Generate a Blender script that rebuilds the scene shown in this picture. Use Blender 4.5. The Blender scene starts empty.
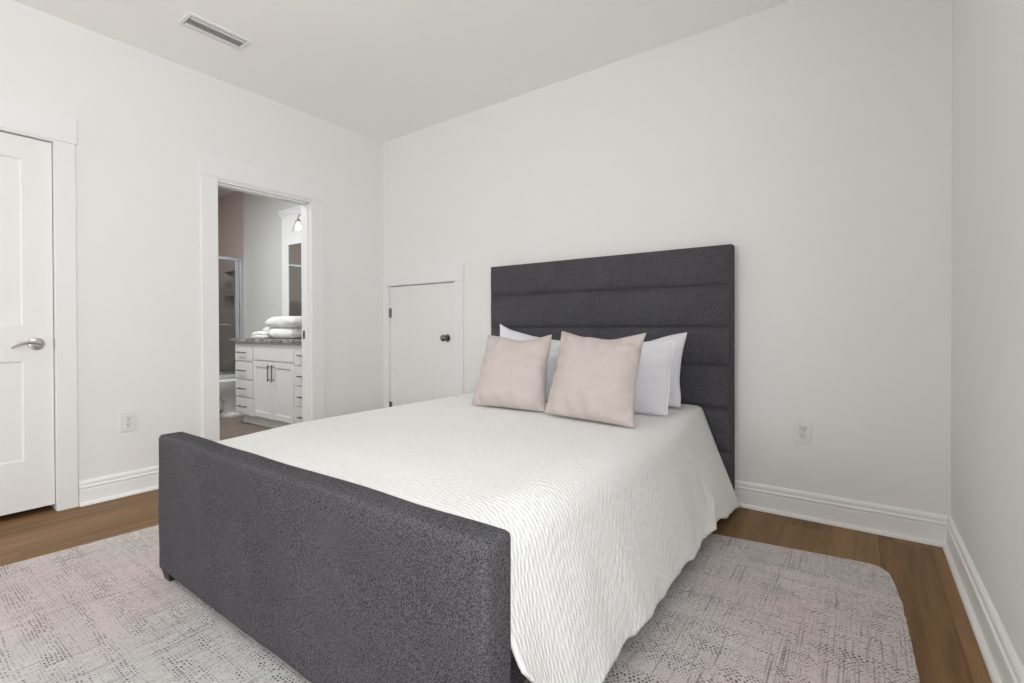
import bpy, bmesh, math, random
from mathutils import Vector, Matrix, noise
random.seed(7)
sc = bpy.context.scene
COL = sc.collection
R = math.radians

# ------------------------------------------------------------------ camera
XL, YB, XR, HC = -3.616, 2.9575, 0.3357, 2.74      # left wall, back wall, right wall, ceiling
YF = -4.4                                            # wall behind the camera
cam_d = bpy.data.cameras.new('camera')
cam = bpy.data.objects.new('camera', cam_d)
COL.objects.link(cam)
sc.camera = cam
yaw, pit, rol = R(35.8946), R(0.3578), R(-0.1979)
F0 = Vector((-math.sin(yaw), math.cos(yaw), 0)); R0 = Vector((math.cos(yaw), math.sin(yaw), 0)); U0 = Vector((0, 0, 1))
Fv = F0 * math.cos(pit) - U0 * math.sin(pit); Uv = U0 * math.cos(pit) + F0 * math.sin(pit)
Rv = R0 * math.cos(rol) + Uv * math.sin(rol); Uv = Uv * math.cos(rol) - R0 * math.sin(rol)
M3 = Matrix((Rv, Uv, -Fv)).transposed()
cam.matrix_world = Matrix.Translation((0, 0, 1.0118)) @ M3.to_4x4()
cam_d.sensor_fit = 'HORIZONTAL'; cam_d.sensor_width = 36.0
cam_d.lens = 36.0 * 481.69 / 1024
cam_d.shift_y = -(341.5 - 330.156) / 1024
cam_d.clip_start = 0.02

# ------------------------------------------------------------------ world, lights, exposure
vs = sc.view_settings
vs.view_transform = 'Standard'; vs.look = 'None'; vs.gamma = 1.0; vs.use_curve_mapping = False
vs.exposure = 0.0
sc.display_settings.display_device = 'sRGB'
sc.cycles.use_denoising = True
sc.cycles.max_bounces = 14; sc.cycles.diffuse_bounces = 8; sc.cycles.glossy_bounces = 5; sc.cycles.transmission_bounces = 8
sc.cycles.sample_clamp_indirect = 6.0
w = bpy.data.worlds.new('sky'); sc.world = w; w.use_nodes = True
wb = w.node_tree.nodes['Background']
wb.inputs['Color'].default_value = (0.80, 0.90, 1.0, 1); wb.inputs['Strength'].default_value = 1.0

def area_light(name, loc, rot, sx, sy, power, color=(1, 1, 1)):
    d = bpy.data.lights.new(name, 'AREA'); d.shape = 'RECTANGLE'; d.size = sx; d.size_y = sy
    d.energy = power; d.color = color
    o = bpy.data.objects.new(name, d); COL.objects.link(o); o.location = loc; o.rotation_euler = rot
    return o
# daylight by the unseen right window, and front light added for the back wall
P_RIGHT, P_FRONT, P_FILL, P_BATH = 80, 62, 5, 40
area_light('daylight_panel', (XR + 0.16, -0.50, 1.45), (0, R(90), 0), 1.5, 1.7, P_RIGHT, (0.97, 0.985, 0.98))
area_light('daylight_panel', (-2.45, YF - 0.16, 1.45), (R(90), 0, 0), 1.7, 1.5, P_FRONT, (0.97, 0.985, 0.98))  # added area light; no window is known on this wall
# added point fill high in the room, outside the frame, without a fixture
fill_d = bpy.data.lights.new('bedroom_fill_light', 'POINT'); fill_d.energy = P_FILL; fill_d.shadow_soft_size = 0.16; fill_d.color = (1.0, 0.985, 0.965)
fill = bpy.data.objects.new('bedroom_fill_light', fill_d); COL.objects.link(fill); fill.location = (-0.9, 0.2, 2.15)
area_light('bathroom_fill_light', (-5.0, 1.5, 2.70), (0, 0, 0), 0.4, 0.4, P_BATH, (0.97, 0.985, 1.0))  # added area fill below the bathroom ceiling, no lamp seen there

# ------------------------------------------------------------------ material helpers
class NT:
    def __init__(s, name, rough=0.6, spec=0.3, metal=0.0):
        s.m = bpy.data.materials.new(name); s.m.use_nodes = True
        s.t = s.m.node_tree; s.b = s.t.nodes['Principled BSDF']
        s.b.inputs['Roughness'].default_value = rough
        s.b.inputs['Specular IOR Level'].default_value = spec
        s.b.inputs['Metallic'].default_value = metal
    def n(s, typ, **kw):
        nd = s.t.nodes.new(typ)
        for k, v in kw.items():
            setattr(nd, k, v)
        return nd
    def link(s, a, b): s.t.links.new(a, b)
    def put(s, sock, v):
        if isinstance(v, bpy.types.NodeSocket): s.link(v, sock)
        else: sock.default_value = v
    def math(s, op, a, b=None, c=None):
        nd = s.n('ShaderNodeMath', operation=op)
        s.put(nd.inputs[0], a)
        if b is not None: s.put(nd.inputs[1], b)
        if c is not None: s.put(nd.inputs[2], c)
        return nd.outputs[0]
    def coord(s, which='Object'): return s.n('ShaderNodeTexCoord').outputs[which]
    def sep(s, v):
        nd = s.n('ShaderNodeSeparateXYZ'); s.link(v, nd.inputs[0]); return nd.outputs
    def comb(s, x=0.0, y=0.0, z=0.0):
        nd = s.n('ShaderNodeCombineXYZ')
        for i, v in enumerate((x, y, z)): s.put(nd.inputs[i], v)
        return nd.outputs[0]
    def scale(s, v, k):
        nd = s.n('ShaderNodeMapping'); s.link(v, nd.inputs['Vector']); nd.inputs['Scale'].default_value = k
        return nd.outputs[0]
    def noise(s, v, sc_=5.0, det=2.0, rough=0.5, out='Fac'):
        nd = s.n('ShaderNodeTexNoise'); s.link(v, nd.inputs['Vector'])
        nd.inputs['Scale'].default_value = sc_; nd.inputs['Detail'].default_value = det; nd.inputs['Roughness'].default_value = rough
        return nd.outputs[out]
    def white(s, v):
        nd = s.n('ShaderNodeTexWhiteNoise'); s.link(v, nd.inputs['Vector']); return nd.outputs['Value']
    def smooth(s, v, a, b, lo=0.0, hi=1.0):
        nd = s.n('ShaderNodeMapRange', interpolation_type='SMOOTHSTEP'); s.put(nd.inputs['Value'], v)
        nd.inputs['From Min'].default_value = a; nd.inputs['From Max'].default_value = b
        nd.inputs['To Min'].default_value = lo; nd.inputs['To Max'].default_value = hi
        return nd.outputs['Result']
    def mix(s, f, a, b):
        nd = s.n('ShaderNodeMix', data_type='RGBA'); s.put(nd.inputs['Factor'], f)
        for sock, v in ((nd.inputs['A'], a), (nd.inputs['B'], b)):
            if isinstance(v, (tuple, list)): v = tuple(v) + ((1,) if len(v) == 3 else ())
            s.put(sock, v)
        return nd.outputs['Result']
    def color(s, v):
        if isinstance(v, tuple): s.b.inputs['Base Color'].default_value = v + (1,)
        else: s.link(v, s.b.inputs['Base Color'])
    def bump(s, h, strength=0.3, dist=0.002):
        nd = s.n('ShaderNodeBump'); nd.inputs['Strength'].default_value = strength; nd.inputs['Distance'].default_value = dist
        s.link(h, nd.inputs['Height']); s.link(nd.outputs[0], s.b.inputs['Normal'])

def plain(name, col, rough=0.6, spec=0.3, metal=0.0, var=0.03, vscale=6.0, bump=0.0, bscale=200.0, bdist=0.001):
    t = NT(name, rough, spec, metal); c = t.coord()
    f = t.noise(c, vscale, 3)
    t.color(t.mix(f, tuple(x * (1 - var) for x in col), tuple(min(1, x * (1 + var)) for x in col)))
    if bump: t.bump(t.noise(c, bscale, 3), bump, bdist)
    return t.m

M = {}
M['wall'] = plain('wall_paint', (0.800, 0.800, 0.793), 0.75, 0.2, var=0.006, bump=0.12, bscale=160)
M['ceiling'] = plain('ceiling_paint', (0.93, 0.93, 0.925), 0.9, 0.1, var=0.006, bump=0.12, bscale=120)
M['trim'] = plain('white_trim_paint', (0.805, 0.81, 0.81), 0.45, 0.3, var=0.006)
M['base'] = plain('white_baseboard_paint', (0.87, 0.875, 0.875), 0.4, 0.35, var=0.006)
M['door'] = plain('white_door_paint', (0.80, 0.80, 0.795), 0.48, 0.3, var=0.008)
M['bath_wall'] = plain('grey_bathroom_paint', (0.62, 0.62, 0.60), 0.7, 0.2, var=0.01)
M['nickel'] = plain('satin_nickel', (0.62, 0.60, 0.57), 0.28, 0.5, 1.0, var=0.03)
M['pewter'] = plain('dark_pewter', (0.20, 0.19, 0.18), 0.25, 0.5, 1.0, var=0.05)
M['hinge'] = plain('hinge_metal', (0.22, 0.21, 0.20), 0.4, 0.5, 1.0)
M['chrome'] = plain('bright_chrome', (0.72, 0.76, 0.82), 0.15, 0.5, 1.0)  # blue cast stands in for window light reflected by the shower frame
M['plastic'] = plain('white_plastic', (0.76, 0.76, 0.74), 0.35, 0.5, var=0.005)
M['slot'] = plain('dark_slot', (0.03, 0.03, 0.03), 0.6)
M['vent_shade'] = plain('grey_vent_shade', (0.13, 0.13, 0.13), 0.7)
M['darkwood'] = plain('espresso_wood', (0.022, 0.017, 0.015), 0.4, 0.4, var=0.2, vscale=30)
M['cabinet'] = plain('white_cabinet_paint', (0.76, 0.76, 0.745), 0.45, 0.4, var=0.008)
M['handle'] = plain('brushed_dark_nickel', (0.17, 0.165, 0.16), 0.35, 0.5, 1.0)
M['porcelain'] = plain('white_porcelain', (0.78, 0.78, 0.78), 0.12, 0.5, var=0.005)
M['bronze'] = plain('lamp_metal', (0.30, 0.28, 0.26), 0.3, 0.5, 1.0)

def m_towel():
    t = NT('white_terry', 0.95, 0.1); c = t.coord()
    t.color(t.mix(t.noise(c, 25, 3), (0.80, 0.80, 0.78), (0.86, 0.86, 0.85)))
    t.bump(t.noise(c, 350, 3), 0.9, 0.004); return t.m
M['towel'] = m_towel()

def m_granite():
    t = NT('speckled_granite', 0.18, 0.5); c = t.coord()
    a = t.smooth(t.noise(c, 70, 4, 0.7), 0.42, 0.58)
    b = t.smooth(t.noise(c, 24, 3, 0.6), 0.48, 0.62)
    t.color(t.mix(b, t.mix(a, (0.05, 0.05, 0.05), (0.33, 0.32, 0.31)), (0.48, 0.47, 0.45))); return t.m
M['granite'] = m_granite()

def m_mirror():
    t = NT('mirror_glass', 0.015, 0.5, 1.0); c = t.coord()
    t.color(t.mix(t.noise(c, 3), (0.80, 0.82, 0.81), (0.82, 0.84, 0.83))); return t.m
M['mirror'] = m_mirror()

def m_glass(name, col, rough):
    t = NT(name, rough, 0.5); c = t.coord()
    t.color(t.mix(t.noise(c, 4), col, tuple(x * 0.97 for x in col)))
    t.b.inputs['Transmission Weight'].default_value = 1.0; t.b.inputs['IOR'].default_value = 1.25
    return t.m
M['glass'] = m_glass('shower_glass', (0.80, 0.86, 0.85), 0.02)
M['shade_glass'] = m_glass('clear_shade_glass', (0.97, 0.97, 0.96), 0.12)

def m_bulb():
    t = NT('warm_bulb', 0.4); c = t.coord()
    t.color((1.0, 0.9, 0.75))
    t.link(t.mix(t.noise(c, 8), (1.0, 0.80, 0.55), (1.0, 0.84, 0.60)), t.b.inputs['Emission Color'])
    t.b.inputs['Emission Strength'].default_value = 14.0
    return t.m
M['bulb'] = m_bulb()

def m_tile(name, c1, c2, grout, tw, th, axis):
    """Large wall tiles; axis picks which object axis runs along the wall."""
    t = NT(name, 0.35, 0.4); s = t.sep(t.coord())
    v = t.comb(s[axis], s[2], 0.0)
    b = t.n('ShaderNodeTexBrick'); t.link(v, b.inputs['Vector'])
    b.inputs['Scale'].default_value = 1.0; b.inputs['Brick Width'].default_value = tw; b.inputs['Row Height'].default_value = th
    b.inputs['Mortar Size'].default_value = 0.003
    nz = t.noise(t.coord(), 3.0, 4)
    t.link(t.mix(nz, c1, c2), b.inputs['Color1']); t.link(t.mix(nz, c2, c1), b.inputs['Color2'])
    b.inputs['Mortar'].default_value = grout + (1,)
    t.color(b.outputs['Color']); return t.m
M['tile_x'] = m_tile('taupe_shower_tile', (0.52, 0.425, 0.395), (0.58, 0.475, 0.445), (0.50, 0.41, 0.38), 0.6, 0.3, 0)
M['tile_y'] = m_tile('taupe_shower_tile_side', (0.52, 0.425, 0.395), (0.58, 0.475, 0.445), (0.50, 0.41, 0.38), 0.6, 0.3, 1)

def m_planks(name, dark, light, pw, plen, sheen=0.5, seed=0.0):
    """Wood planks running along Y."""
    t = NT(name, sheen, 0.2); s = t.sep(t.coord())
    xx = t.math('ADD', s[0], 20.07 + seed)
    row = t.math('FLOOR', t.math('DIVIDE', xx, pw))
    off = t.white(t.comb(row, 3.7, 0.0))
    yy = t.math('ADD', t.math('DIVIDE', s[1], plen), t.math('MULTIPLY', off, 7.0))
    col = t.math('FLOOR', yy)
    rnd = t.white(t.comb(row, col, 1.0))
    gx = t.math('ADD', s[0], t.math('MULTIPLY', rnd, 9.0))
    v = t.comb(t.math('MULTIPLY', gx, 26.0), t.math('MULTIPLY', s[1], 1.6), rnd)
    g = t.noise(v, 1.0, 6, 0.62)
    v2 = t.comb(t.math('MULTIPLY', gx, 5.0), t.math('MULTIPLY', s[1], 0.8), rnd)
    g2 = t.noise(v2, 1.0, 3, 0.5)
    kn = t.smooth(t.noise(t.comb(t.math('MULTIPLY', gx, 7.0), t.math('MULTIPLY', s[1], 3.0), rnd), 1.0, 2), 0.70, 0.80)
    f = t.math('ADD', t.math('MULTIPLY', t.smooth(g, 0.3, 0.72), 0.45), t.math('ADD', t.math('MULTIPLY', g2, 0.35), t.math('MULTIPLY', rnd, 0.32)))
    c = t.mix(f, dark, light)
    c = t.mix(t.math('MULTIPLY', kn, 0.5), c, tuple(x * 0.35 for x in dark))
    fx = t.math('FRACT', t.math('DIVIDE', xx, pw)); fy = t.math('FRACT', yy)
    ex = t.math('MINIMUM', fx, t.math('SUBTRACT', 1.0, fx)); ey = t.math('MINIMUM', fy, t.math('SUBTRACT', 1.0, fy))
    gap = t.math('MAXIMUM', t.smooth(ex, 0.0, 0.010, 1, 0), t.smooth(ey, 0.0, 0.0012, 1, 0))
    c = t.mix(t.math('MULTIPLY', gap, 0.5), c, tuple(x * 0.3 for x in dark))
    t.color(c)
    t.bump(t.math('SUBTRACT', t.math('MULTIPLY', g, 0.3), gap), 0.25, 0.0015)
    return t.m
M['floor'] = m_planks('oak_plank_floor', (0.115, 0.057, 0.018), (0.325, 0.192, 0.092), 0.19, 1.5)
M['bath_floor'] = m_planks('grey_brown_plank_tile', (0.15, 0.115, 0.095), (0.26, 0.21, 0.18), 0.2, 1.2, 0.4, 0.33)

def m_fabric(name, dark, light, scale=1.0):
    t = NT(name, 0.95, 0.12); c = t.coord()
    a = t.noise(t.scale(c, (950 * scale, 950 * scale, 210 * scale)), 1.0, 2, 0.6)
    b = t.noise(t.scale(c, (210 * scale, 210 * scale, 950 * scale)), 1.0, 2, 0.6)
    f = t.math('ADD', t.math('MULTIPLY', a, 0.5), t.math('MULTIPLY', b, 0.5))
    big = t.noise(c, 5.0, 3)
    fleck = t.noise(t.scale(c, (330 * scale, 330 * scale, 330 * scale)), 1.0, 1, 0.5)
    f2 = t.math('ADD', t.math('MULTIPLY', t.smooth(f, 0.36, 0.64), 0.55), t.math('MULTIPLY', t.smooth(fleck, 0.38, 0.64), 0.45))
    f2 = t.math('ADD', f2, t.math('MULTIPLY', t.math('SUBTRACT', big, 0.5), 0.20))
    t.color(t.mix(f2, dark, light))
    t.bump(f, 0.45, 0.0015)
    return t.m
M['charcoal'] = m_fabric('charcoal_linen_weave', (0.005, 0.005, 0.0062), (0.155, 0.151, 0.166))
M['blush'] = m_fabric('blush_linen', (0.505, 0.445, 0.425), (0.575, 0.515, 0.495), 0.8)
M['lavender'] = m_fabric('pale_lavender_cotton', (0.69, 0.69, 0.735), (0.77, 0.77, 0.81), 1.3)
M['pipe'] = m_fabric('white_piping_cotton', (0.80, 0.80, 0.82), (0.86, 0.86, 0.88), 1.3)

def m_quilt():
    """White matelasse: short ridges laid in staggered columns, from the cloth's own UV (metres)."""
    t = NT('white_matelasse_quilt', 0.85, 0.15)
    uv = t.coord('UV'); s = t.sep(uv)
    wob = t.noise(t.scale(uv, (14, 14, 14)), 1.0, 2)
    wy = t.math('ADD', s[1], t.math('MULTIPLY', t.math('SUBTRACT', wob, 0.5), 0.007))
    W, L = 0.0160, 0.038
    q = t.math('DIVIDE', wy, W); col = t.math('FLOOR', q)
    rnd = t.white(t.comb(col, 0.5, 0.0))
    p = t.math('ADD', t.math('DIVIDE', s[0], L), t.math('ADD', t.math('MULTIPLY', col, 0.5), t.math('MULTIPLY', rnd, 0.8)))
    a = t.math('ABSOLUTE', t.math('SINE', t.math('MULTIPLY', q, math.pi)))
    b = t.math('ABSOLUTE', t.math('SINE', t.math('MULTIPLY', p, math.pi)))
    h = t.math('MULTIPLY', t.math('POWER', a, 0.8), t.math('POWER', b, 1.2))
    h2 = t.math('ADD', h, t.math('MULTIPLY', t.noise(t.scale(uv, (700, 700, 1)), 1.0, 2), 0.12))
    t.color(t.mix(t.noise(uv, 3.0, 3), (0.80, 0.80, 0.79), (0.835, 0.835, 0.825)))
    t.bump(h2, 0.45, 0.006)
    return t.m
M['quilt'] = m_quilt()

def m_rug():
    t = NT('woven_plaid_rug', 0.97, 0.08); c = t.coord(); s = t.sep(c)
    # field: cream, rose and grey areas
    n1 = t.smooth(t.noise(t.scale(c, (1.1, 1.6, 1)), 1.0, 3), 0.38, 0.62)
    n2 = t.smooth(t.noise(t.scale(c, (2.3, 3.1, 1)), 1.7, 3), 0.40, 0.62)
    # slow shift from rose at the left to grey in the middle of the rug
    side = t.smooth(t.math('ABSOLUTE', t.math('ADD', s[0], 1.20)), 0.20, 1.10)
    grey, rose, cream = (0.56, 0.56, 0.55), (0.64, 0.54, 0.54), (0.67, 0.615, 0.58)
    base = t.mix(t.math('MULTIPLY', side, 0.9), grey, t.mix(n1, rose, cream))
    base = t.mix(t.math('MULTIPLY', n2, 0.30), base, (0.50, 0.485, 0.48))
    # thin threads running along Y
    th = t.noise(t.comb(t.math('MULTIPLY', s[0], 170.0), t.math('MULTIPLY', s[1], 4.0), 0.0), 1.0, 3, 0.65)
    thb = t.noise(t.comb(t.math('MULTIPLY', s[0], 11.0), t.math('MULTIPLY', s[1], 1.0), 4.0), 1.0, 2)
    thread = t.math('MULTIPLY', t.smooth(th, 0.50, 0.68), t.smooth(thb, 0.40, 0.62, 0.35, 1.0))
    base = t.mix(t.math('MULTIPLY', thread, 0.72), base, (0.17, 0.16, 0.165))
    # dotted bands running along X
    yb = t.noise(t.comb(t.math('MULTIPLY', s[0], 0.45), t.math('MULTIPLY', s[1], 15.0), 2.0), 1.0, 3, 0.65)
    band = t.smooth(yb, 0.41, 0.53)
    brk = t.smooth(t.noise(t.scale(c, (9, 12, 1)), 1.0, 3), 0.36, 0.60, 0.30, 1.0)
    PX, PY = 0.0135, 0.0090
    wx = t.math('ADD', s[0], t.math('MULTIPLY', t.noise(t.scale(c, (9, 9, 1)), 1.0, 3), 0.05))
    wy = t.math('ADD', s[1], t.math('MULTIPLY', t.noise(t.scale(c, (5, 14, 1)), 1.0, 3), 0.03))
    rowi = t.math('FLOOR', t.math('DIVIDE', wy, PY))
    px = t.math('ADD', t.math('DIVIDE', wx, PX), t.math('MULTIPLY', rowi, 0.5))
    dx = t.math('ABSOLUTE', t.math('SUBTRACT', t.math('FRACT', px), 0.5))
    dy = t.math('ABSOLUTE', t.math('SUBTRACT', t.math('FRACT', t.math('DIVIDE', wy, PY)), 0.5))
    dot = t.math('MULTIPLY', t.smooth(dx, 0.17, 0.32, 1, 0), t.smooth(dy, 0.20, 0.38, 1, 0))
    keep = t.smooth(t.white(t.comb(t.math('FLOOR', px), rowi, 0.0)), 0.15, 0.55)
    d = t.math('MULTIPLY', t.math('MULTIPLY', dot, keep), t.math('MULTIPLY', band, brk))
    faint = t.math('MULTIPLY', t.math('MULTIPLY', dot, t.smooth(t.white(t.comb(t.math('FLOOR', px), rowi, 3.0)), 0.3, 1.0)), 0.50)
    base = t.mix(faint, base, (0.20, 0.185, 0.19))
    base = t.mix(t.math('MULTIPLY', d, 0.92), base, (0.055, 0.05, 0.055))
    t.color(base)
    wv = t.math('MULTIPLY', t.math('SINE', t.math('MULTIPLY', s[1], 660.0)), t.math('SINE', t.math('MULTIPLY', s[0], 500.0)))
    t.bump(t.math('ADD', wv, t.math('MULTIPLY', th, 2.0)), 0.5, 0.0015)
    return t.m
M['rug'] = m_rug()

# ------------------------------------------------------------------ mesh helpers
class MB:
    def __init__(s): s.bm = bmesh.new()
    def box(s, x0, y0, z0, x1, y1, z1, bev=0.0, seg=2):
        r = bmesh.ops.create_cube(s.bm, size=1.0)
        vs_ = r['verts']
        for v in vs_:
            v.co = Vector((x0 + (v.co.x + .5) * (x1 - x0), y0 + (v.co.y + .5) * (y1 - y0), z0 + (v.co.z + .5) * (z1 - z0)))
        if bev:
            es = list({e for v in vs_ for e in v.link_edges})
            bmesh.ops.bevel(s.bm, geom=es, offset=bev, segments=seg, affect='EDGES', profile=0.5)
        return s
    def grid(s, P, uv=None, close_u=False):
        """P[i][j] points -> quads."""
        V = [[s.bm.verts.new(p) for p in row] for row in P]
        n, m = len(V), len(V[0])
        L = s.bm.loops.layers.uv.verify() if uv else None
        for i in range(n if close_u else n - 1):
            for j in range(m - 1):
                i2 = (i + 1) % n
                f = s.bm.faces.new((V[i][j], V[i2][j], V[i2][j + 1], V[i][j + 1]))
                if uv:
                    for lp, (a, b) in zip(f.loops, ((i, j), (i2, j), (i2, j + 1), (i, j + 1))): lp[L].uv = uv[a][b]
        return V
    def lathe(s, prof, seg=24, mat=None):
        """prof: (radius, height) list about Z, moved by mat."""
        mat = mat or Matrix.Identity(4)
        P = []
        for k in range(seg):
            a = 2 * math.pi * k / seg
            P.append([mat @ Vector((r * math.cos(a), r * math.sin(a), h)) for r, h in prof])
        V = s.grid(P, close_u=True)
        if prof[0][0] > 1e-5: s.bm.faces.new([V[k][0] for k in range(seg)][::-1])
        if prof[-1][0] > 1e-5: s.bm.faces.new([V[k][-1] for k in range(seg)])
        return s
    def tube(s, pts, rad, seg=10, flat=1.0):
        pts = [Vector(p) for p in pts]; n = len(pts)
        rad = rad if isinstance(rad, (list, tuple)) else [rad] * n
        rings = []
        ref = None
        for i, p in enumerate(pts):
            d = (pts[min(i + 1, n - 1)] - pts[max(i - 1, 0)]).normalized()
            if ref is None: ref = Vector((0, 0, 1)) if abs(d.z) < .9 else Vector((1, 0, 0))
            a = d.cross(ref).normalized(); b = a.cross(d).normalized(); ref = b
            rings.append([p + (a * math.cos(2 * math.pi * k / seg) + b * flat * math.sin(2 * math.pi * k / seg)) * rad[i] for k in range(seg)])
        P = [[rings[i][k] for i in range(n)] for k in range(seg)]
        V = s.grid(P, close_u=True)
        s.bm.faces.new([V[k][0] for k in range(seg)][::-1]); s.bm.faces.new([V[k][-1] for k in range(seg)])
        return s
    def prism(s, prof, origin, along, up, out):
        """Extrude profile (out, up) from origin along a vector."""
        o, al, u, w_ = Vector(origin), Vector(along), Vector(up), Vector(out)
        A = [s.bm.verts.new(o + w_ * a + u * b) for a, b in prof]
        B = [s.bm.verts.new(o + al + w_ * a + u * b) for a, b in prof]
        n = len(prof)
        for i in range(n):
            s.bm.faces.new((A[i], A[(i + 1) % n], B[(i + 1) % n], B[i]))
        s.bm.faces.new(A[::-1]); s.bm.faces.new(B)
        return s
    def build(s, name, mat, parent=None, smooth=False, loc=None):
        bmesh.ops.remove_doubles(s.bm, verts=s.bm.verts, dist=1e-6)
        bmesh.ops.recalc_face_normals(s.bm, faces=s.bm.faces)
        me = bpy.data.meshes.new(name); s.bm.to_mesh(me); s.bm.free()
        me.materials.append(mat)
        if smooth:
            me.polygons.foreach_set('use_smooth', [True] * len(me.polygons)); me.update()
            if smooth != 'all':
                try: me.set_sharp_from_angle(angle=R(38))
                except Exception: pass
        o = bpy.data.objects.new(name, me); COL.objects.link(o)
        if parent: o.parent = parent
        if loc: o.location = loc
        return o

def tag(o, label=None, cat=None, group=None, kind=None):
    if label: o['label'] = label
    if cat: o['category'] = cat
    if group: o['group'] = group
    if kind: o['kind'] = kind
    return o
def empty(name, loc=(0, 0, 0), rot=(0, 0, 0)):
    o = bpy.data.objects.new(name, None); COL.objects.link(o); o.location = loc; o.rotation_euler = rot
    o.empty_display_size = 0.1; return o
def struct(o): o['kind'] = 'structure'; return o
def copy_tree(o, parent=None):
    c = o.copy(); COL.objects.link(c)
    if parent: c.parent = parent
    for ch in list(o.children): copy_tree(ch, c)
    return c

# ------------------------------------------------------------------ the room
TW = 0.13                                             # wall thickness
B0, B1 = 1.513, 2.213                                 # bathroom opening along Y
D0, D1 = -0.095, 0.677                                # closed door opening along Y
HD = 2.045                                            # door head height
mb = MB(); mb.box(XL, YF, -0.1, XR, YB, 0.0); mb.box(XL - 0.05, B0, -0.1, XL, B1, 0.0); mb.box(XL - .80, D0, -0.1, XL, D1, 0.0)
struct(mb.build('floor', M['floor']))
struct(MB().box(XL - TW, YF - TW, HC, XR + TW, YB + TW, HC + 0.1).build('ceiling', M['ceiling']))
mb = MB()
mb.box(XL - TW, YF - TW, -0.1, XL, D0, HC); mb.box(XL - TW, D1, -0.1, XL, B0, HC); mb.box(XL - TW, B1, -0.1, XL, YB + TW, HC)
mb.box(XL - TW, D0, HD, XL, D1, HC); mb.box(XL - TW, B0, HD, XL, B1, HC)
struct(mb.build('wall_left', M['wall']))
mb = MB(); cx = XL - .80                              # unseen box added behind the closed door to darken its bottom gap
mb.box(cx - .05, D0 - .05, -.1, cx, D1 + .05, HD + .1); mb.box(cx, D0 - .05, -.1, XL - TW, D0, HD + .1)
mb.box(cx, D1, -.1, XL - TW, D1 + .05, HD + .1); mb.box(cx, D0, HD, XL - TW, D1, HD + .1)
struct(mb.build('door_dark_box', M['wall']))
# back wall with a shallow recess for the little access door
S0, S1, SZ0, SZ1 = -3.540, -2.716, 0.10, 1.392
mb = MB()
mb.box(XL, YB, -0.1, S0, YB + TW, HC); mb.box(S1, YB, -0.1, XR, YB + TW, HC); mb.box(S0, YB, SZ1, S1, YB + TW, HC)
mb.box(S0, YB, -0.1, S1, YB + TW, SZ0); mb.box(S0, YB + 0.06, SZ0, S1, YB + TW, SZ1)
struct(mb.build('wall_back', M['wall']))
# right and front walls with unseen openings; the front one is added for light
W0, W1, WZ0, WZ1 = -1.35, 0.35, 0.70, 2.20
mb = MB()
mb.box(XR, W1, -0.1, XR + TW, YB + TW, HC); mb.box(XR, YF - TW, -0.1, XR + TW, W0, HC)
mb.box(XR, W0, -0.1, XR + TW, W1, WZ0); mb.box(XR, W0, WZ1, XR + TW, W1, HC)
struct(mb.build('wall_right', M['wall']))
V0, V1 = -3.30, -1.60
mb = MB()
mb.box(XL, YF - TW, -0.1, V0, YF, HC); mb.box(V1, YF - TW, -0.1, XR, YF, HC)
mb.box(V0, YF - TW, -0.1, V1, YF, WZ0); mb.box(V0, YF - TW, WZ1, V1, YF, HC)
struct(mb.build('wall_front', M['wall']))
mb = MB()
for a, b in ((W0, W0 + .04), (W1 - .04, W1), ((W0 + W1) / 2 - .02, (W0 + W1) / 2 + .02)): mb.box(XR + .05, a, WZ0, XR + .09, b, WZ1)
for a, b in ((WZ0, WZ0 + .04), (WZ1 - .04, WZ1), (1.43, 1.47)): mb.box(XR + .05, W0, a, XR + .09, W1, b)
struct(mb.build('window_1', M['trim']))
mb = MB()
for a, b in ((V0, V0 + .04), (V1 - .04, V1), ((V0 + V1) / 2 - .02, (V0 + V1) / 2 + .02)): mb.box(a, YF - .09, WZ0, b, YF - .05, WZ1)
for a, b in ((WZ0, WZ0 + .04), (WZ1 - .04, WZ1), (1.43, 1.47)): mb.box(V0, YF - .09, a, V1, YF - .05, b)
struct(mb.build('added_window_2', M['trim']))  # unseen frame, added around the front light

# baseboards: flat board, bead, stepped cap and a quarter-round shoe
BASE = [(0, 0), (.033, 0), (.033, .006), (.029, .014), (.022, .018), (.016, .019), (.016, .088), (.0135, .091), (.0145, .095), (.019, .099),
        (.019, .106), (.0125, .110), (.0115, .114), (.0145, .119), (.0145, .130), (.009, .138), (0, .141)]
def base(name, a, b, out):
    a, b = Vector(a), Vector(b)
    return struct(MB().prism(BASE, a, b - a, (0, 0, 1), out).build(name, M['base'], smooth=True))
base('baseboard_left', (XL, 0.770, 0), (XL, 1.411, 0), (1, 0, 0))
base('baseboard_left_rear', (XL, 2.322, 0), (XL, YB, 0), (1, 0, 0))
base('baseboard_left_front', (XL, YF, 0), (XL, -0.19, 0), (1, 0, 0))
base('baseboard_back', (-2.622, YB, 0), (XR, YB, 0), (0, -1, 0))
base('baseboard_right', (XR, YF, 0), (XR, YB, 0), (-1, 0, 0))

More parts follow.
